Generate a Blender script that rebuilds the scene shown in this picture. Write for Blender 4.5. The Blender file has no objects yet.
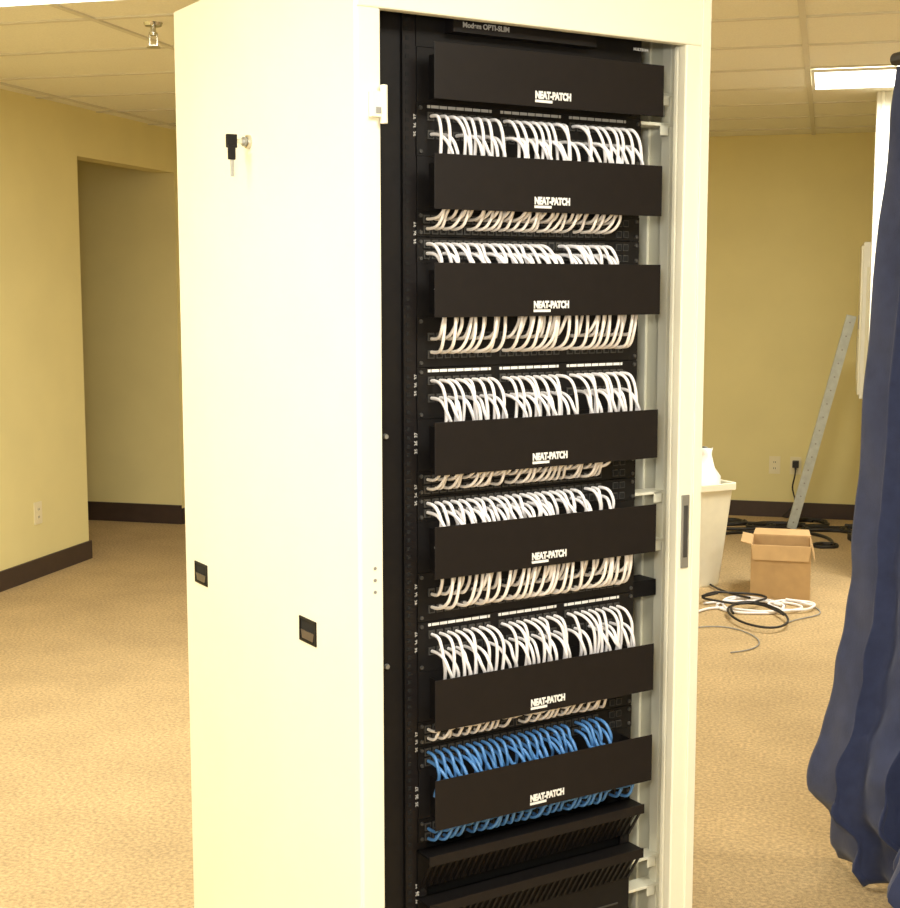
import bpy, bmesh, math, random
from mathutils import Matrix, Vector
random.seed(7)
S=bpy.context.scene
S.view_settings.view_transform='Standard'
S.view_settings.look='None'
COL=S.collection

# ---------------- materials ----------------
def mat(name,col,rough=.5,metal=0,noise=0,nscale=20,bump=0,bscale=200,emit=None,estr=0,spec=.5,sheen=0):
    m=bpy.data.materials.new(name); m.use_nodes=True
    nt=m.node_tree; b=nt.nodes['Principled BSDF']
    b.inputs['Base Color'].default_value=(*col,1); b.inputs['Roughness'].default_value=rough
    b.inputs['Metallic'].default_value=metal
    b.inputs['Specular IOR Level'].default_value=spec
    if sheen: b.inputs['Sheen Weight'].default_value=sheen
    tc=nt.nodes.new('ShaderNodeTexCoord')
    if noise:
        n=nt.nodes.new('ShaderNodeTexNoise'); n.inputs['Scale'].default_value=nscale; n.inputs['Detail'].default_value=6
        nt.links.new(tc.outputs['Object'],n.inputs['Vector'])
        r=nt.nodes.new('ShaderNodeValToRGB')
        r.color_ramp.elements[0].position=.3; r.color_ramp.elements[1].position=.7
        r.color_ramp.elements[0].color=(*[c*(1-noise) for c in col],1)
        r.color_ramp.elements[1].color=(*[min(1,c*(1+noise)) for c in col],1)
        nt.links.new(n.outputs['Fac'],r.inputs['Fac']); nt.links.new(r.outputs['Color'],b.inputs['Base Color'])
    if bump:
        n2=nt.nodes.new('ShaderNodeTexNoise'); n2.inputs['Scale'].default_value=bscale; n2.inputs['Detail'].default_value=3
        nt.links.new(tc.outputs['Object'],n2.inputs['Vector'])
        bp=nt.nodes.new('ShaderNodeBump'); bp.inputs['Strength'].default_value=bump; bp.inputs['Distance'].default_value=.01
        nt.links.new(n2.outputs['Fac'],bp.inputs['Height']); nt.links.new(bp.outputs['Normal'],b.inputs['Normal'])
    if emit:
        b.inputs['Emission Color'].default_value=(*emit,1); b.inputs['Emission Strength'].default_value=estr
    return m
M_CAB=mat('cabinet_cream_paint',(.86,.83,.665),.45,noise=.015,nscale=6)
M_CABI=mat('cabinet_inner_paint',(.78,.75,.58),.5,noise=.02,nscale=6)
M_BLK=mat('black_steel',(.008,.007,.007),.5,noise=.15,nscale=60,spec=.2)
M_BLK2=mat('black_steel_cover',(.010,.008,.008),.45,noise=.1,nscale=40,spec=.22)
M_DARK=mat('dark_recess',(.003,.003,.003),.9,noise=.1)
M_PORT=mat('port_plastic',(.05,.048,.045),.5,noise=.2)
M_GREY=mat('grey_metal',(.35,.35,.33),.4,.6,noise=.1)
M_CHR=mat('chrome',(.6,.58,.5),.25,.9,noise=.05)
M_WHT=mat('white_print',(.8,.8,.78),.6,noise=.02)
M_GPR=mat('grey_print',(.42,.41,.39),.6,noise=.02)
M_CW=mat('white_cable_jacket',(.90,.87,.88),.45,noise=.03,nscale=30)
M_CSHADE=mat('shaded_cable_jacket',(.84,.77,.69),.5,noise=.04,nscale=30)  # beige: shade on the upward cable rows put into the jacket colour
M_BLU=mat('blue_cable_jacket',(.08,.23,.52),.4,noise=.06,nscale=30)
M_WALL=mat('yellow_wall_paint',(.80,.705,.345),.85,noise=.03,nscale=3,bump=.05,bscale=120)
M_BASE=mat('brown_baseboard',(.05,.03,.022),.5,noise=.1)
M_TILE=mat('ceiling_tile',(.86,.83,.68),.9,noise=.05,nscale=120,bump=.15,bscale=150)
M_TBAR=mat('ceiling_tbar',(.68,.64,.50),.6,noise=.02)
M_CARP=mat('tan_carpet',(.53,.385,.205),.95,noise=.28,nscale=90,bump=.7,bscale=240,spec=.1)
nt=M_CARP.node_tree
b=nt.nodes['Principled BSDF']; lnk=b.inputs['Base Color'].links[0]; src=lnk.from_socket
n=nt.nodes.new('ShaderNodeTexNoise'); n.inputs['Scale'].default_value=3.5; n.inputs['Detail'].default_value=8
tc=nt.nodes.new('ShaderNodeTexCoord'); nt.links.new(tc.outputs['Object'],n.inputs['Vector'])
mr=nt.nodes.new('ShaderNodeMapRange'); mr.inputs['To Min'].default_value=.80; mr.inputs['To Max'].default_value=1.20
nt.links.new(n.outputs['Fac'],mr.inputs['Value'])
mx=nt.nodes.new('ShaderNodeVectorMath'); mx.operation='SCALE'
nt.links.new(src,mx.inputs[0]); nt.links.new(mr.outputs['Result'],mx.inputs['Scale']); nt.links.new(mx.outputs['Vector'],b.inputs['Base Color'])
M_LIGHT=mat('fluorescent_diffuser',(1,1,.95),.5,emit=(1,.99,.92),estr=6,noise=.01)
M_FIX=mat('white_fixture',(.85,.84,.75),.5,noise=.02)
M_CURT=mat('navy_drape',(.033,.043,.100),.75,noise=.15,nscale=25,sheen=.15,bump=.15,bscale=300,spec=.25)
M_CARD=mat('cardboard',(.52,.34,.16),.9,noise=.08,nscale=15)
M_PLATE=mat('ivory_plate',(.82,.74,.50),.5,noise=.02)
M_BIN=mat('cream_plastic',(.82,.78,.62),.5,noise=.03)
M_BAG=mat('white_bag_plastic',(.88,.88,.84),.4,noise=.03)
M_GALV=mat('galvanised_steel',(.58,.62,.60),.45,.2,noise=.1,nscale=30)
M_BRUB=mat('black_rubber',(.015,.013,.012),.5,noise=.1)
M_GCAB=mat('grey_cable_jacket',(.30,.29,.27),.5,noise=.1)

# ---------------- builders ----------------
class B:
    def __init__(s): s.v=[];s.f=[];s.m=[];s.mats=[]
    def mi(s,m):
        if m not in s.mats: s.mats.append(m)
        return s.mats.index(m)
    def box(s,x0,x1,y0,y1,z0,z1,m):
        i=len(s.v); k=s.mi(m)
        s.v+=[(x0,y0,z0),(x1,y0,z0),(x1,y1,z0),(x0,y1,z0),(x0,y0,z1),(x1,y0,z1),(x1,y1,z1),(x0,y1,z1)]
        for q in ((0,3,2,1),(4,5,6,7),(0,1,5,4),(1,2,6,5),(2,3,7,6),(3,0,4,7)):
            s.f.append(tuple(i+a for a in q)); s.m.append(k)
    def cyl(s,p0,p1,r0,r1,m,n=16,cap=True):
        p0=Vector(p0);p1=Vector(p1);d=(p1-p0).normalized()
        a=d.orthogonal().normalized(); c=d.cross(a); i=len(s.v);k=s.mi(m)
        for p,r in ((p0,r0),(p1,r1)):
            for j in range(n):
                t=2*math.pi*j/n; s.v.append(tuple(p+a*math.cos(t)*r+c*math.sin(t)*r))
        for j in range(n):
            s.f.append((i+j,i+(j+1)%n,i+n+(j+1)%n,i+n+j)); s.m.append(k)
        if cap:
            s.f.append(tuple(i+j for j in range(n))[::-1]); s.m.append(k)
            s.f.append(tuple(i+n+j for j in range(n))); s.m.append(k)
    def prism(s,pts,d,m):
        i=len(s.v);n=len(pts);k=s.mi(m)
        s.v+=[tuple(p) for p in pts]+[tuple(Vector(p)+Vector(d)) for p in pts]
        s.f.append(tuple(range(i,i+n))); s.m.append(k)
        s.f.append(tuple(range(i+n,i+2*n))[::-1]); s.m.append(k)
        for j in range(n):
            s.f.append((i+j,i+n+j,i+n+(j+1)%n,i+(j+1)%n)); s.m.append(k)
    def obj(s,name,mw=None,parent=None,bevel=0,smooth=False):
        me=bpy.data.meshes.new(name); me.from_pydata(s.v,[],s.f)
        for m in s.mats: me.materials.append(m)
        me.polygons.foreach_set('material_index',s.m)
        me.polygons.foreach_set('use_smooth',[smooth]*len(s.f))
        bm=bmesh.new(); bm.from_mesh(me); bmesh.ops.recalc_face_normals(bm,faces=bm.faces); bm.to_mesh(me); bm.free()
        o=bpy.data.objects.new(name,me); COL.objects.link(o)
        if parent: o.parent=parent
        elif mw is not None: o.matrix_world=mw
        if bevel:
            md=o.modifiers.new('bevel','BEVEL'); md.width=bevel; md.segments=2; md.limit_method='ANGLE'
        return o
def tubes(name,paths,r,m,mw=None,parent=None,res=4,cyc=False):
    cu=bpy.data.curves.new(name,'CURVE'); cu.dimensions='3D'; cu.bevel_depth=r; cu.bevel_resolution=2; cu.resolution_u=res
    for pts in paths:
        sp=cu.splines.new('NURBS'); sp.points.add(len(pts)-1)
        for p,q in zip(sp.points,pts): p.co=(*q,1)
        sp.order_u=min(4,len(pts)); sp.use_endpoint_u=not cyc; sp.use_cyclic_u=cyc
    t=bpy.data.objects.new('tmp',cu); COL.objects.link(t)
    bpy.context.view_layer.update()
    me=bpy.data.meshes.new_from_object(t.evaluated_get(bpy.context.evaluated_depsgraph_get()))
    bpy.data.objects.remove(t)
    me.name=name; me.materials.clear(); me.materials.append(m)
    me.polygons.foreach_set('use_smooth',[True]*len(me.polygons))
    o=bpy.data.objects.new(name,me); COL.objects.link(o)
    if parent: o.parent=parent
    elif mw is not None: o.matrix_world=mw
    return o
def frame(x,y,deg):
    return Matrix.Translation((x,y,0)) @ Matrix.Rotation(math.radians(deg),4,'Z')

# ---------------- camera ----------------
cd=bpy.data.cameras.new('camera'); cam=bpy.data.objects.new('camera',cd); COL.objects.link(cam)
cd.sensor_fit='HORIZONTAL'; cd.sensor_width=36; cd.lens=56; cd.clip_start=.05
cam.location=(0,0,1.5); cam.rotation_euler=(math.radians(90-6.88),0,0)
S.camera=cam

# ---------------- room (local x=r, y=f ; rotated -15deg) ----------------
R=frame(0,0,-15); H=2.443
def rb(name,*boxes,m=M_WALL,bevel=0):
    q=B()
    for bx in boxes: q.box(*bx,m)
    return q.obj(name,mw=R,bevel=bevel)
LW=-3.896; AF=8.0; BF=9.26; OF=6.84; HD=2.185
rb('floor',(-7,5,-4,9.6,-.05,0),m=M_CARP)
rb('ceiling',(-7,5,-4,9.6,H,H+.05),m=M_TILE)
rb('wall_left',(LW-.12,LW,-4,OF,0,H),(LW-.12,LW,OF,AF,HD,H),(LW-.12,LW,AF+.1,BF,0,H))
rb('wall_alcove_back',(-6.5,LW,AF,AF+.1,0,H))
rb('wall_alcove_end',(-6.6,-6.5,OF-.1,AF+.1,0,H))
rb('wall_alcove_front',(-6.5,LW-.12,OF-.1,OF,0,H))
rb('wall_back',(LW-.12,5,BF,BF+.1,0,H))
rb('wall_right',(5,5.1,-4,BF+.1,0,H))
rb('wall_partition',(.374,.50,7.45,BF,0,H))
rb('baseboard_left',(LW,LW+.012,-4,OF+.012,0,.10),(LW-.12,LW,OF,OF+.012,0,.10),(LW,LW+.012,AF,BF,0,.10),m=M_BASE)
rb('baseboard_alcove',(-6.5,LW,AF-.012,AF,0,.12),m=M_BASE)
rb('baseboard_back',(LW+.012,.374,BF-.012,BF,0,.10),(.5,5,BF-.012,BF,0,.10),m=M_BASE)
rb('trim_partition',(.205,.52,7.33,7.45,0,H),(.225,.245,7.32,7.33,0,H),(.27,.285,7.32,7.33,0,H),m=M_FIX,bevel=.004)
q=B()
f0=6.46; r0=-.115
k=-16
while f0+.61*k<BF:
    ff=f0+.61*k; k+=1
    if ff>-4: q.box(-6.5,5,ff-.012,ff+.012,H-.006,H+.001,M_TBAR)
for k in range(-5,5):
    rr=r0+1.22*k
    if -6.5<rr<5: q.box(rr-.012,rr+.012,-4,BF,H-.007,H+.001,M_TBAR)
q.obj('ceiling_grid',mw=R)
def troffer(r,f,power=60):
    q=B(); w,h=1.19,.585
    z=H-.008
    q.box(r,r+w,f,f+.015,z-.012,z,M_FIX); q.box(r,r+w,f+h-.015,f+h,z-.012,z,M_FIX)
    q.box(r,r+.015,f+.015,f+h-.015,z-.012,z,M_FIX); q.box(r+w-.015,r+w,f+.015,f+h-.015,z-.012,z,M_FIX)
    q.box(r+.015,r+w-.015,f+.015,f+h-.015,z-.008,z,M_LIGHT)
    o=q.obj('ceiling_light',mw=R)
    ld=bpy.data.lights.new('troffer_lamp','AREA'); ld.shape='RECTANGLE'; ld.size=1.1; ld.size_y=.5; ld.energy=power; ld.color=(1,.975,.87)
    lo=bpy.data.objects.new('lamp',ld); COL.objects.link(lo); lo.parent=o
    lo.location=(r+w/2,f+h/2,z-.04)
troffer(-.10,6.47,power=62)
troffer(-2.75,3.70,power=60)
troffer(-2.52,.97,power=50)  # from here down: unseen fixtures, added to brighten cabinet front and side
troffer(-.08,1.0,power=46)
troffer(-2.3,-1.5,power=50)
troffer(2.36,3.5,power=50)

# ---------------- sprinkler ----------------
q=B(); sx,sy=-1.075,5.22
q.cyl((sx,sy,H),(sx,sy,H-.012),.035,.03,M_CHR,20)
q.cyl((sx,sy,H-.012),(sx,sy,H-.035),.010,.010,M_CHR)
q.cyl((sx,sy,H-.035),(sx,sy,H-.045),.016,.014,M_CHR)
q.box(sx-.016,sx-.011,sy-.003,sy+.003,H-.08,H-.04,M_CHR); q.box(sx+.011,sx+.016,sy-.003,sy+.003,H-.08,H-.04,M_CHR)
q.box(sx-.016,sx+.016,sy-.004,sy+.004,H-.084,H-.078,M_CHR)
q.cyl((sx,sy,H-.084),(sx,sy,H-.088),.024,.026,M_CHR,20)
q.obj('ceiling_sprinkler')

# ---------------- cabinet ----------------
ang=math.degrees(math.atan2(.527,.85))
C=frame(-.146,2.26,ang)
W=.735; DP=.783; ZT=2.05; ZO=1.935
cab=bpy.data.objects.new('server_rack_cabinet',None); COL.objects.link(cab); cab.matrix_world=C
q=B()
q.box(0,.042,0,.020,.10,ZO,M_CAB)
q.box(W-.057,W,0,.022,.10,ZO,M_CAB)
q.box(W-.057,W-.049,.022,.035,.10,ZO,M_CAB)
q.box(0,W,0,.020,ZO,ZT,M_CAB)
q.box(0,W,0,.020,.03,.12,M_CAB)
q.obj('front_frame',parent=cab,bevel=.003)
q=B(); q.box(W-.022,W-.001,-.004,.0,.08,ZT-.02,M_CAB); q.obj('frame_edge_rib',parent=cab,bevel=.0015)
q=B()
q.box(0,W,.020,DP,ZT-.02,ZT,M_CAB); q.box(0,W,.020,DP,.03,.05,M_CAB)
q.obj('top_and_base',parent=cab,bevel=.001)
q=B()
q.box(-.003,.012,.003,DP,.06,ZT-.001,M_CAB); q.obj('side_panel_left',parent=cab,bevel=.003)
q=B()
q.box(W-.012,W,.022,DP,.06,ZT-.02,M_CABI); q.obj('side_panel_right',parent=cab)
q=B(); q.box(.012,W-.012,DP-.01,DP,.06,ZT-.02,M_BLK); q.obj('rear_panel',parent=cab)
q=B()
for x in (.03,W-.07):
    for y in (.03,DP-.07): q.cyl((x+.02,y+.02,0),(x+.02,y+.02,.03),.022,.018,M_BLK)
q.obj('feet',parent=cab)
RV=.065
UL=.142; UR=.6266; U=.04445
q=B()
q.box(W-.024,W-.012,.080,.105,.06,ZT-.02,M_CAB)
q.box(W-.018,W-.012,.150,.20,.06,ZT-.02,M_CAB)
for z in (1.80,1.855,1.10,1.005,.36,.30):
    q.box(UR-.005,W-.012,RV+.012,RV+.05,z-.003,z+.003,M_CAB)
    q.box(W-.05,W-.03,RV+.012,RV+.014,z-.02,z+.003,M_CAB)
for z in (1.83,):
    q.box(UR+.02,W-.024,RV+.03,RV+.034,z-.012,z+.012,M_GREY)
q.box(UR+.0,W-.034,RV+.02,RV+.07,.895,.927,M_BLK)
q.obj('inner_right_framework',parent=cab,bevel=.001)
q=B()
q.box(.013,UL,RV+.002,RV+.006,.12,ZO+.09,M_BLK)
q.box(UL-.026,UL-.024,RV-.006,RV+.004,.12,ZO+.02,M_BLK)
q.box(UL-.022,UL+.021,RV,RV+.003,.12,ZO+.02,M_BLK2)
q.box(UR-.021,UR,RV,RV+.003,.12,ZO+.02,M_BLK2)
q.box(UR-.003,UR,RV,RV+.05,.12,ZO+.02,M_BLK)
z=.14
while z<ZO:
    for ux in (UL-.014,UL+.012,UR-.011):
        q.box(ux-.0035,ux+.0035,RV-.0008,RV,z,z+.007,M_DARK)
    z+=U/3
q.obj('mounting_rails',parent=cab)
q=B()
for z in (1.245,.845):
    q.cyl((.084,RV+.002,z),(.084,RV-.003,z),.005,.004,M_GREY,12)
q.obj('strip_screws',parent=cab)
q=B(); q.box(UL,UR,RV+.03,RV+.034,.12,ZT-.03,M_DARK); 
q.box(.012,W-.012,.023,.06,ZO+.03,ZO+.034,M_BLK)
q.box(.20,.50,.035,RV+.02,ZO-.016,ZO+.006,M_BLK2); 
q.obj('inner_liner',parent=cab)
def text(body,size,loc,name,parent,m=M_WHT,rot=(90,0,0),ext=.0003,sc=(1,1,1),off=.03):
    cu=bpy.data.curves.new(name,'FONT'); cu.body=body; cu.size=size; cu.extrude=ext; cu.align_x='CENTER'; cu.align_y='CENTER'; cu.offset=size*off
    t=bpy.data.objects.new('tmp',cu); COL.objects.link(t); bpy.context.view_layer.update()
    me=bpy.data.meshes.new_from_object(t.evaluated_get(bpy.context.evaluated_depsgraph_get())); bpy.data.objects.remove(t)
    me.materials.clear(); me.materials.append(m)
    o=bpy.data.objects.new(name,me); COL.objects.link(o); o.parent=parent; o.location=loc; o.rotation_euler=[math.radians(a) for a in rot]; o.scale=sc
    return o
text('Modem OPTI-SLIM',.012,(.265,.034,ZO-.004),'header_label',cab,m=M_GPR)
text('MULTILINK',.007,(.60,.034,ZO-.012),'header_badge',cab,m=M_GPR)
TOPS=[1.893,1.715,1.537,1.271,1.093,.826,.648]; CH=.0905
for i,z in enumerate([1.765,1.587,1.33,1.23,1.14,.965,.88,.70,.60,.42]):
    text('35  36  37',.009,(UL+.001,RV-.0012,z),'rail_marking_%d'%i,cab,M_GPR,(90,-90,0),off=.03)
# hinge
q=B()
q.box(.020,.042,-.012,0,1.765,1.805,M_CAB); q.cyl((.042,-.010,1.755),(.042,-.010,1.815),.006,.006,M_CAB,14)
q.box(.026,.036,-.0135,-.012,1.770,1.780,M_GREY)
q.obj('hinge_bracket',parent=cab,bevel=.001)
q=B()
for z in (.995,1.015,1.035):
    q.cyl((.026,.001,z),(.026,-.001,z),.003,.003,M_GREY,10)
q.obj('hinge_screw_holes',parent=cab)
q=B()
q.box(W-.048,W-.030,-.0035,0,.965,1.105,M_GREY)
q.box(W-.044,W-.034,-.0045,-.003,.985,1.085,M_PORT)
q.obj('latch_strike',parent=cab,bevel=.002)
M_LAT=mat('latch_brown_plastic',(.08,.06,.045),.4,noise=.1)
for i,(k,z) in enumerate(((.694,.907),(.194,.892))):
    q=B(); w=.033;h=.022
    x0=-.0055
    q.box(x0,-.003,k-w,k+w,z+h-.004,z+h,M_BLK); q.box(x0,-.003,k-w,k+w,z-h,z-h+.004,M_BLK)
    q.box(x0,-.003,k-w,k-w+.005,z-h,z+h,M_BLK); q.box(x0,-.003,k+w-.005,k+w,z-h,z+h,M_BLK)
    q.box(-.0038,-.0028,k-w+.004,k+w-.004,z-h+.004,z+h-.004,M_DARK)
    q.prism([(-.0055,k-w+.007,z-.001),(-.0055,k+w-.007,z-.001),(-.0055,k+w-.012,z-h+.006),(-.0055,k-w+.012,z-h+.006)],(.002,0,0),M_LAT)
    q.obj('side_latch_%d'%(i+1),parent=cab)
q=B(); k,z=.415,1.760
q.cyl((-.002,k,z),(-.010,k,z),.013,.012,M_CHR,20); q.cyl((-.010,k,z),(-.016,k,z),.009,.009,M_GREY,20)
q.box(-.030,-.012,k-.0015,k+.0015,z-.004,z+.004,M_CHR)
q.box(-.048,-.028,k-.004,k+.004,z-.012,z+.012,M_BLK)
q.obj('side_lock_with_key',parent=cab,bevel=.001)
q=B()
q.box(-.048,-.034,k-.010,k-.004,z-.034,z-.008,M_BLK); q.box(-.044,-.037,k-.009,k-.006,z-.064,z-.034,M_GREY)
q.obj('spare_key',parent=cab,bevel=.001)

# ---------------- equipment ----------------
def uports(n,groups,a,b_):
    gap=.014 if groups>1 else 0
    tot=(b_-a)-gap*(groups-1); st=tot/n; out=[]
    for i in range(n):
        g=i//(n//groups); out.append(a+gap*g+st*(i+.5))
    return out
def panel(zb,zt,rows,us,groups,label=None,right_ports=False):
    q=B()
    q.box(UL+.002,UR-.002,RV-.004,RV,zb+.0008,zt-.0008,M_BLK)
    for z in rows:
        for u in us:
            q.box(u-.0062,u+.0062,RV-.007,RV-.004,z-.007,z+.007,M_PORT)
            q.box(u-.0042,u+.0042,RV-.0075,RV-.007,z-.005,z+.004,M_DARK)
    if label is not None:
        g=len(us)//groups
        for k in range(groups):
            a=us[k*g]-.006; b_=us[(k+1)*g-1]+.006
            q.box(a,b_,RV-.0055,RV-.004,label-.0024,label+.0024,M_GPR if label>1.7 else M_WHT)
            for j in range(g):
                q.box(us[k*g+j]-.0006,us[k*g+j]+.0006,RV-.006,RV-.0054,label-.003,label+.003,M_BLK)
    if right_ports:
        for u in (.575,.591):
            for dz in (-.010,.010):
                zc=(zb+zt)/2+dz
                q.box(u-.006,u+.006,RV-.007,RV-.004,zc-.006,zc+.006,M_PORT)
                q.box(u-.0048,u+.0048,RV-.0076,RV-.007,zc-.0048,zc+.0048,M_DARK)
    for u in (UL+.009,UR-.009):
        for zc in (zb+.008,zt-.008):
            q.cyl((u,RV-.004,zc),(u,RV-.007,zc),.0038,.0032,M_PORT,8)
    return q.obj('patch_panel',mw=C)
def cables(us,rows,edge,direction,m,r=.0030,end=.045):
    P=[]
    for ri,z in enumerate(rows):
        for u in us:
            j=random.uniform
            s=direction
            if random.random()<.05: continue
            ps=.006+.004*ri+j(-.006,.006); v=.012+j(-.003,.011)+(.008 if ri==0 and len(rows)>1 else 0)
            du=.007+j(-.008,.009); dz=j(-.004,.004)
            P.append([(u,RV-.006,z),(u+.001,RV-.026,z-.001*s),(u+du*.5,v+.006,z+s*.006+dz),(u+du,v,z+s*.024+dz),
                      (u+du+ps*.5,v+.001,(edge+z+s*.024)/2+s*.004),(u+du+ps,v+.006,edge+s*.012),(u+du+ps,v+.02,edge+s*end)])
    return tubes('patch_cable_bundle',P,r,m,mw=C)
def cover(zt):
    zb=zt-CH
    q=B()
    q.box(UL,UR,0,.002,zb,zt,M_BLK2)
    o=q.obj('cable_manager_cover',mw=C,bevel=.0008)
    q=B()
    q.box(UL+.026,UL+.028,.002,RV-.004,zb+.006,zt-.012,M_BLK); q.box(UR-.028,UR-.026,.002,RV-.004,zb+.006,zt-.012,M_BLK)
    q.box(UL+.003,UR-.003,RV-.003,RV,zb,zt,M_BLK)
    q.obj('tray',parent=o)
    um=(UL+UR)/2-.004
    text('NEAT-PATCH',.0150,(um,-.0006,zb+.019),'logo_text',o,sc=(.83,1.1,1),off=.06)
    q=B(); q.box(um-.038,um-.002,-.0008,0,zb+.007,zb+.0115,M_WHT); q.obj('logo_bar',parent=o)
    return o
for z in TOPS: cover(z)
B3=[t-CH for t in TOPS]
u3=uports(24,3,UL+.020,UR-.036); u4=uports(24,1,UL+.012,.543)
q=B(); q.box(UL+.002,UR-.002,RV-.003,RV,TOPS[0]+.001,ZO+.01,M_BLK); q.obj('blank_filler_panel',mw=C)
def gap2_down(i,m):
    zt=B3[i-1]; zb=TOPS[i]
    rows=[zb+.066,zb+.036]
    panel(zb,zt,rows,u3,3,label=zb+.082)
    cables(u3,rows,zb,-1,m)
def gap_split(i,mu,md):
    zt=B3[i-1]; zb=TOPS[i]; zm=(zt+zb)/2
    panel(zm,zt,[zm+.012,zm+.030],u4,1,right_ports=True)
    panel(zb,zm,[zb+.014,zb+.032],u4,1,right_ports=True)
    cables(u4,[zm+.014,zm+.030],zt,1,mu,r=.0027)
    cables(u4,[zb+.032,zb+.016],zb,-1,md,r=.0031)
def gap_four(i):
    zt=B3[i-1]; zb=TOPS[i]; zm=zb+2*U
    panel(zm,zt,[zm+.022,zm+.052],u3,3)
    panel(zb,zm,[zb+.036,zb+.066],u3,3,label=zb+.083)
    cables(u3,[zm+.052-.003,zm+.026],zt,1,M_CSHADE)
    cables(u3,[zb+.066,zb+.036],zb,-1,M_CW)
gap2_down(1,M_CW)
gap_split(2,M_CSHADE,M_CW)
gap_four(3)
gap_split(4,M_CSHADE,M_CW)
gap_four(5)
gap_split(6,M_CSHADE,M_BLU)
zt=B3[6]
panel(zt-U,zt,[zt-U+.012,zt-U+.030],u4+[.578,.592],1)
cables(u4+[.572,.588],[zt-.036,zt-.018],zt,1,M_BLU)
def duct(zt,v0=.022):
    q=B()
    q.box(UL,UR,v0,RV,zt-.004,zt,M_BLK)
    q.box(UL,UR,v0-.002,v0+.001,zt-.016,zt+.002,M_BLK2)
    q.box(UL,UR,RV-.004,RV,zt-.07,zt,M_BLK)
    n=34
    for i in range(n):
        u=UL+.006+(UR-UL-.012)*i/(n-1)
        q.prism([(u-.003,v0+.003,zt-.016),(u+.003,v0+.003,zt-.016),(u+.003,RV-.006,zt-.07),(u-.003,RV-.006,zt-.07)],(0,.003,0),M_BLK2)
    return q.obj('finger_cable_organiser',mw=C)
duct(zt-U-.012)
duct(zt-U-.012-2*U)
q=B()
z=zt-U-.012-4*U
q.box(UL+.002,UR-.002,RV-.004,RV,.13,z+.018,M_BLK)
for i in range(4):
    q.box(UL+.03,UR-.03,RV-.0055,RV-.004,z-.03-i*.05,z-.027-i*.05,M_PORT)
q.obj('blank_filler_panel',mw=C)

# ---------------- curtain ----------------
prof=[(0,1.02),(.05,.985),(.12,1.0),(.20,.935),(.28,.94),(.44,.985),(.70,1.02),(1.04,1.034),(1.39,1.047),(1.63,1.062),(1.9,1.084),(2.03,1.09)]
def interp(t,P):
    if t<=P[0][0]: return P[0][1]
    for (a,x),(b_,y) in zip(P,P[1:]):
        if t<=b_:
            s=(t-a)/(b_-a); s=s*s*(3-2*s); return x+(y-x)*s
    return P[-1][1]
NS,NZ=160,110; vs=[];fs=[]
for iz in range(NZ+1):
    z=.006+(2.03-.006)*iz/NZ
    xl=interp(z,prof); low=max(0,1-z/1.1)
    for i in range(NS+1):
        s=i/NS
        D=3.5-.95*s
        p=interp(s,[(0,0),(.08,.04),(.30,.14),(.45,.16),(.66,.02-.02*low+ .10*(1-low)),(.78,.08),(1,.30)])
        fold=.020*math.sin(s*44+ .6*math.sin(z*2.2))*(min(1,s*10)) + .010*math.sin(s*97+z*1.3)*min(1,s*8)
        fold*= .55+.45*low
        wr=(.006*math.sin(z*26+s*9)+.006*math.sin(z*43-s*37+2*math.sin(s*21)))*low+.003*math.sin(z*19+s*60)
        vs.append((xl+p+fold+wr, D+.03*math.sin(s*44+1.4)*(.5+.5*low)-.05*low*math.sin(s*9), z if iz else .004+.012*abs(math.sin(s*30))))
for iz in range(NZ):
    for i in range(NS):
        a=iz*(NS+1)+i; fs.append((a,a+1,a+NS+2,a+NS+1))
me=bpy.data.meshes.new('drape'); me.from_pydata(vs,[],fs); me.materials.append(M_CURT); me.polygons.foreach_set('use_smooth',[True]*len(fs))
cur=bpy.data.objects.new('blue_curtain',me); COL.objects.link(cur)
md=cur.modifiers.new('solid','SOLIDIFY'); md.thickness=.003
q=B()
q.cyl((1.085,3.50,2.045),(1.45,2.4,2.045),.016,.016,M_BRUB)
q.cyl((1.45,2.4,0),(1.45,2.4,2.06),.02,.02,M_BRUB)
q.cyl((1.45,2.4,0),(1.45,2.4,.012),.2,.2,M_BRUB,28)
q.obj('rail_and_stand',parent=cur)

# ---------------- wall things ----------------
def outlet(mw,name='wall_outlet'):
    q=B(); q.box(-.035,.035,-.006,0,-.057,.057,M_PLATE)
    for dz in (-.02,.02):
        q.box(-.014,.014,-.008,-.006,dz-.013,dz+.013,M_PLATE)
        q.box(-.007,-.004,-.0085,-.008,dz-.006,dz+.005,M_BRUB); q.box(.004,.007,-.0085,-.008,dz-.006,dz+.005,M_BRUB)
    return q.obj(name,mw=mw,bevel=.001)
outlet(R@Matrix.Translation((-.298,BF,.34)))
outlet(R@Matrix.Translation((-.165,BF,.34)))
outlet(R@Matrix.Translation((LW,6.33,.335))@Matrix.Rotation(math.radians(90),4,'Z'))
q=B(); q.box(-.185,-.145,BF-.05,BF-.009,.33,.375,M_BRUB); pa=q.obj('power_adapter',mw=R,bevel=.004)
tubes('cord',[[(-.165,BF-.045,.335),(-.16,BF-.07,.28),(-.20,BF-.05,.2),(-.14,BF-.07,.12),(-.22,BF-.08,.03),(-.25,BF-.06,.008),(-.2,BF-.05,.008)]],.005,M_BRUB,parent=pa)
q=B()
q.box(.19,.374,8.25,8.70,.86,1.74,M_FIX); q.box(.178,.19,8.27,8.68,.88,1.72,M_CAB); q.box(.172,.178,8.31,8.33,1.25,1.33,M_GREY)
q.box(.174,.178,8.36,8.64,.95,1.20,M_CABI); q.box(.21,.30,8.244,8.25,1.0,1.6,M_CABI)
q.obj('electrical_panel',mw=R,bevel=.004)
p0=Vector((2.09,8.45,.0)); p1=Vector((2.38,8.33,1.30))
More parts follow.
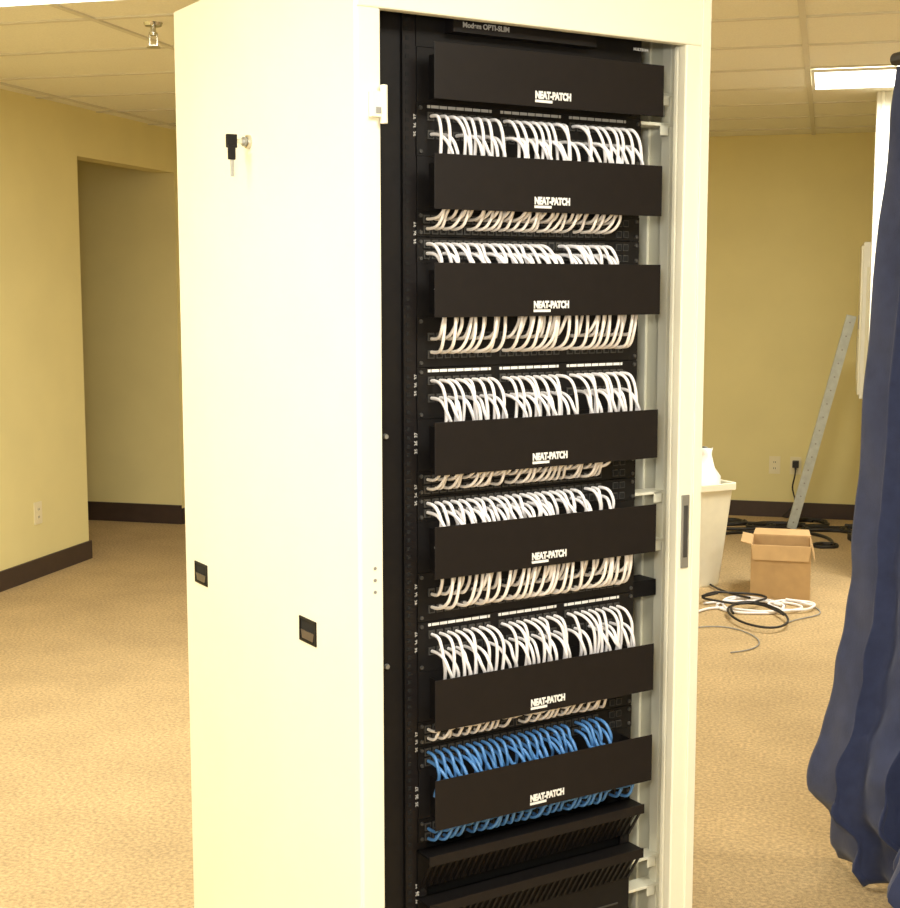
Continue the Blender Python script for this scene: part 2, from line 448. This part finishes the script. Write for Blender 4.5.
d=(p1-p0); q=B(); side=Vector((.98,-.15,0)).normalized(); nrm=d.normalized().cross(side).normalized(); 
side=nrm.cross(d.normalized())
w=.028
def pt(a,b_): return p0+side*a+nrm*b_
prof2=[(-w,0),(w,0),(w,.03),(w-.004,.03),(w-.004,.004),(-w+.004,.004),(-w+.004,.03),(-w,.03)]
q.prism([pt(a,b_)+Vector((0,0,.02)) for a,b_ in prof2],d,M_GALV)
for i in range(16):
    c=p0+Vector((0,0,.02))+d*(i+.5)/16
    q.cyl(c-nrm*.0005,c-nrm*.0015,.005,.005,M_GREY,10)
q.obj('steel_strut')
# angular trash bin : square, tapered, with rim, handles and bunched liner
q=B(); km=q.mi(M_BIN); bx,by,rot=1.235,6.95,math.radians(28)
def sq(hw,z,c=.02):
    pts=[(-hw+c,-hw),(hw-c,-hw),(hw,-hw+c),(hw,hw-c),(hw-c,hw),(-hw+c,hw),(-hw,hw-c),(-hw,-hw+c)]
    return [(bx+x*math.cos(rot)-y*math.sin(rot),by+x*math.sin(rot)+y*math.cos(rot),z) for x,y in pts]
rings=[sq(.092,0),sq(.095,.012),sq(.135,.49),sq(.148,.49),sq(.148,.525),sq(.134,.525),sq(.128,.49),sq(.088,.02)]
n=8
for r_ in rings: q.v+=r_
for a in range(len(rings)-1):
    for i in range(n):
        q.f.append((a*n+i,a*n+(i+1)%n,(a+1)*n+(i+1)%n,(a+1)*n+i)); q.m.append(km)
q.f.append(tuple(range(n))); q.m.append(km); q.f.append(tuple(range(7*n,8*n))); q.m.append(km)
binn=q.obj('trash_bin',bevel=.003)
q=B(); n=20
def ring(cx,cy,r,z,j=0): return [(cx+(r+random.uniform(-j,j))*math.cos(2*math.pi*i/n),cy+(r+random.uniform(-j,j))*math.sin(2*math.pi*i/n),z+random.uniform(-j,j)) for i in range(n)]
rings=[ring(bx,by,.120,.50),ring(bx+.01,by,.11,.545,.006),ring(bx+.03,by,.06,.60,.008),ring(bx+.045,by,.03,.66,.006),ring(bx+.04,by,.035,.69,.01)]
for r_ in rings: q.v+=r_
km=q.mi(M_BAG)
for a in range(len(rings)-1):
    for i in range(n):
        q.f.append((a*n+i,a*n+(i+1)%n,(a+1)*n+(i+1)%n,(a+1)*n+i)); q.m.append(km)
q.f.append(tuple(range(4*n,5*n))); q.m.append(km)
q.obj('rubbish_bag',parent=binn,smooth=True)
# cardboard box
bm=Matrix.Translation((1.62,6.74,0))@Matrix.Rotation(math.radians(-14),4,'Z')
q=B(); a=.140; h=.26; t=.004
q.box(-a,a,-a,-a+t,0,h,M_CARD); q.box(-a,a,a-t,a,0,h,M_CARD); q.box(-a,-a+t,-a+t,a-t,0,h,M_CARD); q.box(a-t,a,-a+t,a-t,0,h,M_CARD); q.box(-a+t,a-t,-a+t,a-t,0,t,M_CARD)
q.prism([(-a,a,h),(a,a,h),(a-.01,a+.07,h+.02),(-a+.01,a+.07,h+.02)],(0,0,.004),M_CARD)
q.prism([(-a,-a,h),(-a,a,h),(-a-.05,a-.01,h+.01),(-a-.05,-a+.01,h+.01)],(0,0,.004),M_CARD)
q.prism([(a,-a,h),(a,a,h),(a+.02,a-.01,h-.08),(a+.02,-a+.01,h-.08)],(0,0,.004),M_CARD)
q.prism([(-a,-a,h),(a,-a,h),(a-.01,-a-.012,h-.07),(-a+.01,-a-.012,h-.07)],(0,-.004,0),M_CARD)
q.obj('cardboard_box',mw=bm)
def loop(cx,cy,rx,ry,turns,j,z=.008,a0=0):
    P=[];n=int(turns*12)
    for i in range(n+1):
        t=a0+2*math.pi*i/12; s=1+random.uniform(-j,j)
        P.append((cx+rx*s*math.cos(t)+.01*i/12,cy+ry*s*math.sin(t),z+.006*(i//12)))
    return P
P=[loop(1.40,6.42,.15,.17,1.6,.2), loop(1.58,6.40,.10,.10,1.3,.25,.016), 
   [(1.1,6.25,.008),(1.22,6.45,.008),(1.35,6.32,.008),(1.5,6.25,.02),(1.68,6.38,.008),(1.6,6.52,.008),(1.4,6.55,.008),(1.2,6.48,.008)]]
wc=tubes('cable_coil',P,.006,M_CW,res=8)
tubes('black_loops',[loop(1.38,6.18,.125,.24,1.5,.08,.024),loop(1.34,6.5,.15,.12,1.2,.2,.03,a0=2),[(1.42,6.5,.03),(1.35,6.62,.02),(1.28,6.9,.008),(1.30,7.3,.008),(1.45,7.6,.008),(1.40,8.0,.008)]],.0055,M_BRUB,parent=wc,res=8)
tubes('grey_strands',[[(1.05,6.0,.005),(1.2,6.1,.005),(1.35,5.9,.005),(1.3,5.65,.005),(1.15,5.6,.005)],[(1.5,6.1,.005),(1.6,6.25,.005),(1.75,6.2,.005),(1.7,6.45,.005)]],.003,M_GCAB,parent=wc,res=8)
P=[loop(2.0,8.6,.15,.08,2.5,.3),loop(2.25,8.70,.12,.12,2.5,.25,a0=1),loop(2.50,8.45,.12,.12,2.4,.25),loop(1.80,8.60,.22,.10,1.8,.35),loop(1.75,8.75,.12,.08,2,.25),loop(2.15,7.95,.07,.05,1.5,.2),loop(2.35,8.5,.2,.07,1.5,.3,a0=2),
   [(1.6,8.3,.01),(1.8,8.45,.01),(1.95,8.3,.01),(2.1,8.5,.01),(2.3,8.2,.01),(2.2,7.95,.01)]]
ct=tubes('black_cable_tangle',P,.010,M_BRUB,res=6)
q=B()
q.box(2.36,2.56,8.10,8.20,0,.04,M_BRUB)
for i in range(5): q.box(2.375+i*.036,2.40+i*.036,8.13,8.17,.04,.055,M_PORT)
q.obj('power_strip',bevel=.003)

# ---------------- light ----------------
w=bpy.data.worlds.new('world'); S.world=w; w.use_nodes=True
w.node_tree.nodes['Background'].inputs['Color'].default_value=(1,.965,.87,1)
w.node_tree.nodes['Background'].inputs['Strength'].default_value=1.15
ld=bpy.data.lights.new('camera_flash','AREA'); ld.energy=22; ld.size=.2; ld.color=(1,.985,.92)
lo=bpy.data.objects.new('camera_flash',ld); COL.objects.link(lo); lo.location=(-.15,-.1,1.75)
lo.rotation_euler=(math.radians(84),0,0)
